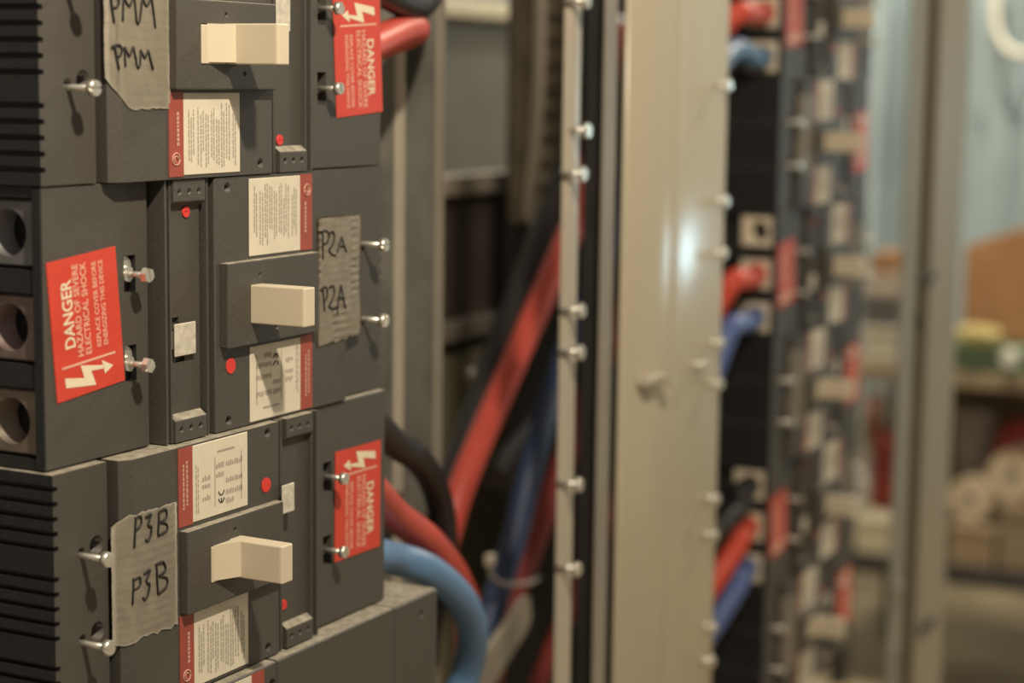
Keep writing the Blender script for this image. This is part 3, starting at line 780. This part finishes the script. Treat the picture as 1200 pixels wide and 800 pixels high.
zq = crate_box('carton', 1014, 1052, 318, zq, .15, mat('pale_carton', (.42, .35, .27), .7, namt=.05), 'pale carton on top of the dark flat case', 'box')
zq = crate_box('carton', 1019, 1048, 297, zq, .14, card, 'small brown carton, topmost of the pile left of the blurred post', 'box')
# lower shelf contents
def roll(px0, py0, px1, py1, r, m, label, X, X2):
    a, b = W(px0, py0, X), W(px1, py1, X2)
    t = empty('paper_roll', a, label, 'roll', 'cream rolls on the lower shelf')
    bm = nb(); cyl(bm, a, b, r, n=28); to_local(bm, t); obj('roll_body', bm, m, t)
    d = (b-a).normalized(); bm = nb(); cyl(bm, a-d*.002, a+d*.004, r*.32, n=16); to_local(bm, t); obj('core', bm, M['dark'], t)
creamm = mat('cream_paper', (.60, .49, .34), .75, nscale=10, namt=.08)
crate_box('carton', 1112, 1166, 613, zl+.002, .40, mat('drab_carton', (.30, .225, .14), .75, nscale=8, namt=.12), 'drab brown carton on the black lower shelf, under the nearer cream roll', 'box')
crate_box('carton', 1172, 1250, 590, zl+.004, .40, mat('dun_carton', (.25, .19, .12), .75, nscale=8, namt=.12), 'dun carton at the right edge of the black lower shelf', 'box')
z6, z7 = span(0, 9, 613, 623, XS)[3], span(0, 9, 590, 600, XS)[3]
z6, z7 = W(1112, 613).z, W(1172, 590).z
q = W(1124, 584, XS+.02); roll_a = Vector((XS+.03, q.y, z6+.054)); roll_b = Vector((XS+.26, q.y-.0, z6+.054))
def roll(a, b, r, label):
    t = empty('paper_roll', a, label, 'roll', 'cream rolls on the lower shelf cartons')
    bm = nb(); cyl(bm, a, b, r, n=28); to_local(bm, t); obj('roll_body', bm, creamm, t)
    d = (b-a).normalized(); bm = nb(); cyl(bm, a-d*.002, a+d*.004, r*.32, n=16); to_local(bm, t); obj('core', bm, M['edge'], t)
creamm = mat('cream_paper', (.60, .49, .34), .75, nscale=10, namt=.08)
roll(Vector((XS+.03, W(1132, 584).y, z6+.053)), Vector((XS+.21, W(1142, 584).y, z6+.053)), .050, 'nearer cream roll on the drab brown carton')
roll(Vector((XS+.03, W(1182, 555).y, z7+.059)), Vector((XS+.21, W(1192, 555).y, z7+.059)), .056, 'cream roll on the dun carton at the right edge')
def tub(px, py0, py1, r, m, label, X, base):
    b = W(px, py1, X); tp = W(px, py0, X); t = empty('round_tub', (X, b.y, base), label, 'tub'); h = tp.z-base
    bm = nb(); cyl(bm, (0, 0, 0), (0, 0, h*.85), r*.88, r, n=28); obj('tub_body', bm, m, t)
    bm = nb(); cyl(bm, (0, 0, h*.85), (0, 0, h), r*1.05, n=28); obj('lid', bm, m, t)
tub(1141, 478, 540, .046, mat('grey_tub', (.36, .33, .29), .6, namt=.08), 'grey lidded tub on the drab brown carton behind a cream roll', XS+.32, z6+.002)
redm = mat('red_bag', (.46, .075, .065), .6, nscale=12, namt=.2)
lump('red_bag', 'crumpled red bag on the dun carton at the right edge', 'bag', 1196, 505, XS+.32, .07, .06, .075, redm, base=z7+.002, seed=4)

pinkm = mat('pinkish_plastic', (.78, .52, .40), .55, nscale=10, namt=.06)
amber = mat('amber_liquid', (.40, .24, .09), .4, nscale=10, namt=.1)
def jar(name, px, ytop, r, m, capm, label, cat, X=XS+.06, base=None, capf=.78):
    q = W(px, ytop, X); base = zm if base is None else base; h = q.z-base
    t = empty(name, (X, q.y, base), label, cat)
    bm = nb(); cyl(bm, (0, 0, 0), (0, 0, h*capf*.93), r, n=28); cyl(bm, (0, 0, h*capf*.93), (0, 0, h*capf), r, r*.8, n=28); obj(name.split('_')[-1]+'_body', bm, m, t)
    bm = nb(); cyl(bm, (0, 0, h*capf), (0, 0, h), r*.92, r*.85, n=28); obj('lid', bm, capm, t)
z8 = crate_box('carton', 1002, 1050, 604, zl+.002, .36, mat('cream_carton', (.60, .54, .38), .7, namt=.04), 'cream carton on the black lower shelf, left of the blurred post', 'box')
z8 = W(1002, 604).z + .002
jar('tall_jar', 1026, 462, .030, amber, pinkm, 'amber jar with a big pinkish lid on the cream carton', 'jar', X=XS+.20, base=z8, capf=.78)
jar('round_bottle', 1013, 521, .019, whitep, whitep, 'small white bottle on the cream carton in front of the amber jar', 'bottle', X=XS+.08, base=z8)
jar('paint_can', 1039, 503, .030, mat('red_can', (.50, .085, .075), .5, namt=.1), mat('red_lid', (.56, .12, .10), .5, namt=.05), 'red can on the cream carton left of the blurred post', 'can', X=XS+.13, base=z8)

# plastic sheet hanging on the far wall side, with a pale cord loop
bm = nb(); yA, yB = at(1260, 100, X=4.1).y, at(1024, 100, X=4.1).y; rows = []
for a in range(49):
    u = a/48; y = lerp(yA, yB, u); row = []
    for b in range(25):
        v = b/24; z = lerp(zt_-.02, 1.2, v)
        row.append(bm.verts.new((4.1+.035*math.sin(u*21+1.2*math.sin(v*3))+.015*math.sin(u*47+v*4), y, z)))
    rows.append(row)
for A, B in zip(rows, rows[1:]):
    for b in range(24): bm.faces.new([A[b], B[b], B[b+1], A[b+1]]).smooth = True
bmesh.ops.solidify(bm, geom=list(bm.faces), thickness=.002)
steel('plastic_sheet', bm, mat('pale_blue_sheet', (.56, .66, .68), .35, nscale=4, namt=.16), 'pale blue plastic sheet hanging behind the shelf', 'plastic sheet')
bm = nb(); tube(bm, spline([at(1168, -60, X=3.98), at(1166, 20, X=3.98), at(1173, 48, X=3.98), at(1190, 62, X=3.98), at(1215, 62, X=3.98), at(1235, 40, X=3.98), at(1240, -60, X=3.98)], 8), .012, 10)
steel('cord_loop', bm, mat('pale_cord', (.66, .66, .56), .6, namt=.05), 'pale cord loop hanging in front of the blue plastic sheet', 'cord')

# ------------------------------------------------------------------ light
def lamp(name, kind, loc, energy, col, **kw):
    l = bpy.data.lights.new(name, kind); l.energy = energy; l.color = col
    for k, v in kw.items(): setattr(l, k, v)
    o = bpy.data.objects.new(name, l); C.objects.link(o); o.location = loc; return o
def aim(o, tgt): o.rotation_euler = (Vector(tgt)-o.location).to_track_quat('-Z', 'Y').to_euler()
KEY = (1.0, .86, .67)
lamp('key_fill_lamp', 'POINT', (-.215, -.57, .80), 23, KEY, shadow_soft_size=.022)
lamp('key_fill_lamp', 'POINT', (3.25, -.75, 1.75), 70, (1.0, .87, .68), shadow_soft_size=.12)  # unseen fill lamp, added to brighten the far stack and background
lamp('added_shelf_fill', 'POINT', (2.85, .45, 1.55), 75, (1.0, .90, .74), shadow_soft_size=.12)  # unseen fill, added behind the stacks to lift the shelf clutter
w = lamp('work_light', 'AREA', (2.72, -.75, .115), .75, (.62, .9, 1.0), shape='RECTANGLE', size=.03, size_y=.12); aim(w, (.83, 0, .08))

wd = bpy.data.worlds.new('World'); bpy.context.scene.world = wd; wd.use_nodes = True
bg = wd.node_tree.nodes['Background']; bg.inputs['Color'].default_value = (1.0, .86, .68, 1); bg.inputs['Strength'].default_value = .13

cam = bpy.data.cameras.new('Camera'); co = bpy.data.objects.new('Camera', cam); C.objects.link(co)
co.matrix_world = Matrix(((_R.x, _U.x, -_F.x, CAM.x), (_R.y, _U.y, -_F.y, CAM.y), (_R.z, _U.z, -_F.z, CAM.z), (0, 0, 0, 1)))
cam.sensor_width = 36; cam.lens = 36*FPX/1200; cam.clip_start = .02
cam.dof.use_dof = True; cam.dof.focus_distance = (Vector((.12, -.006, .03))-CAM).dot(_F); cam.dof.aperture_fstop = 4.7
sc = bpy.context.scene; sc.camera = co
vs = sc.view_settings; sc.display_settings.display_device = 'sRGB'
vs.view_transform = 'Standard'; vs.look = 'None'; vs.gamma = 1; vs.use_curve_mapping = False; vs.exposure = 1.0
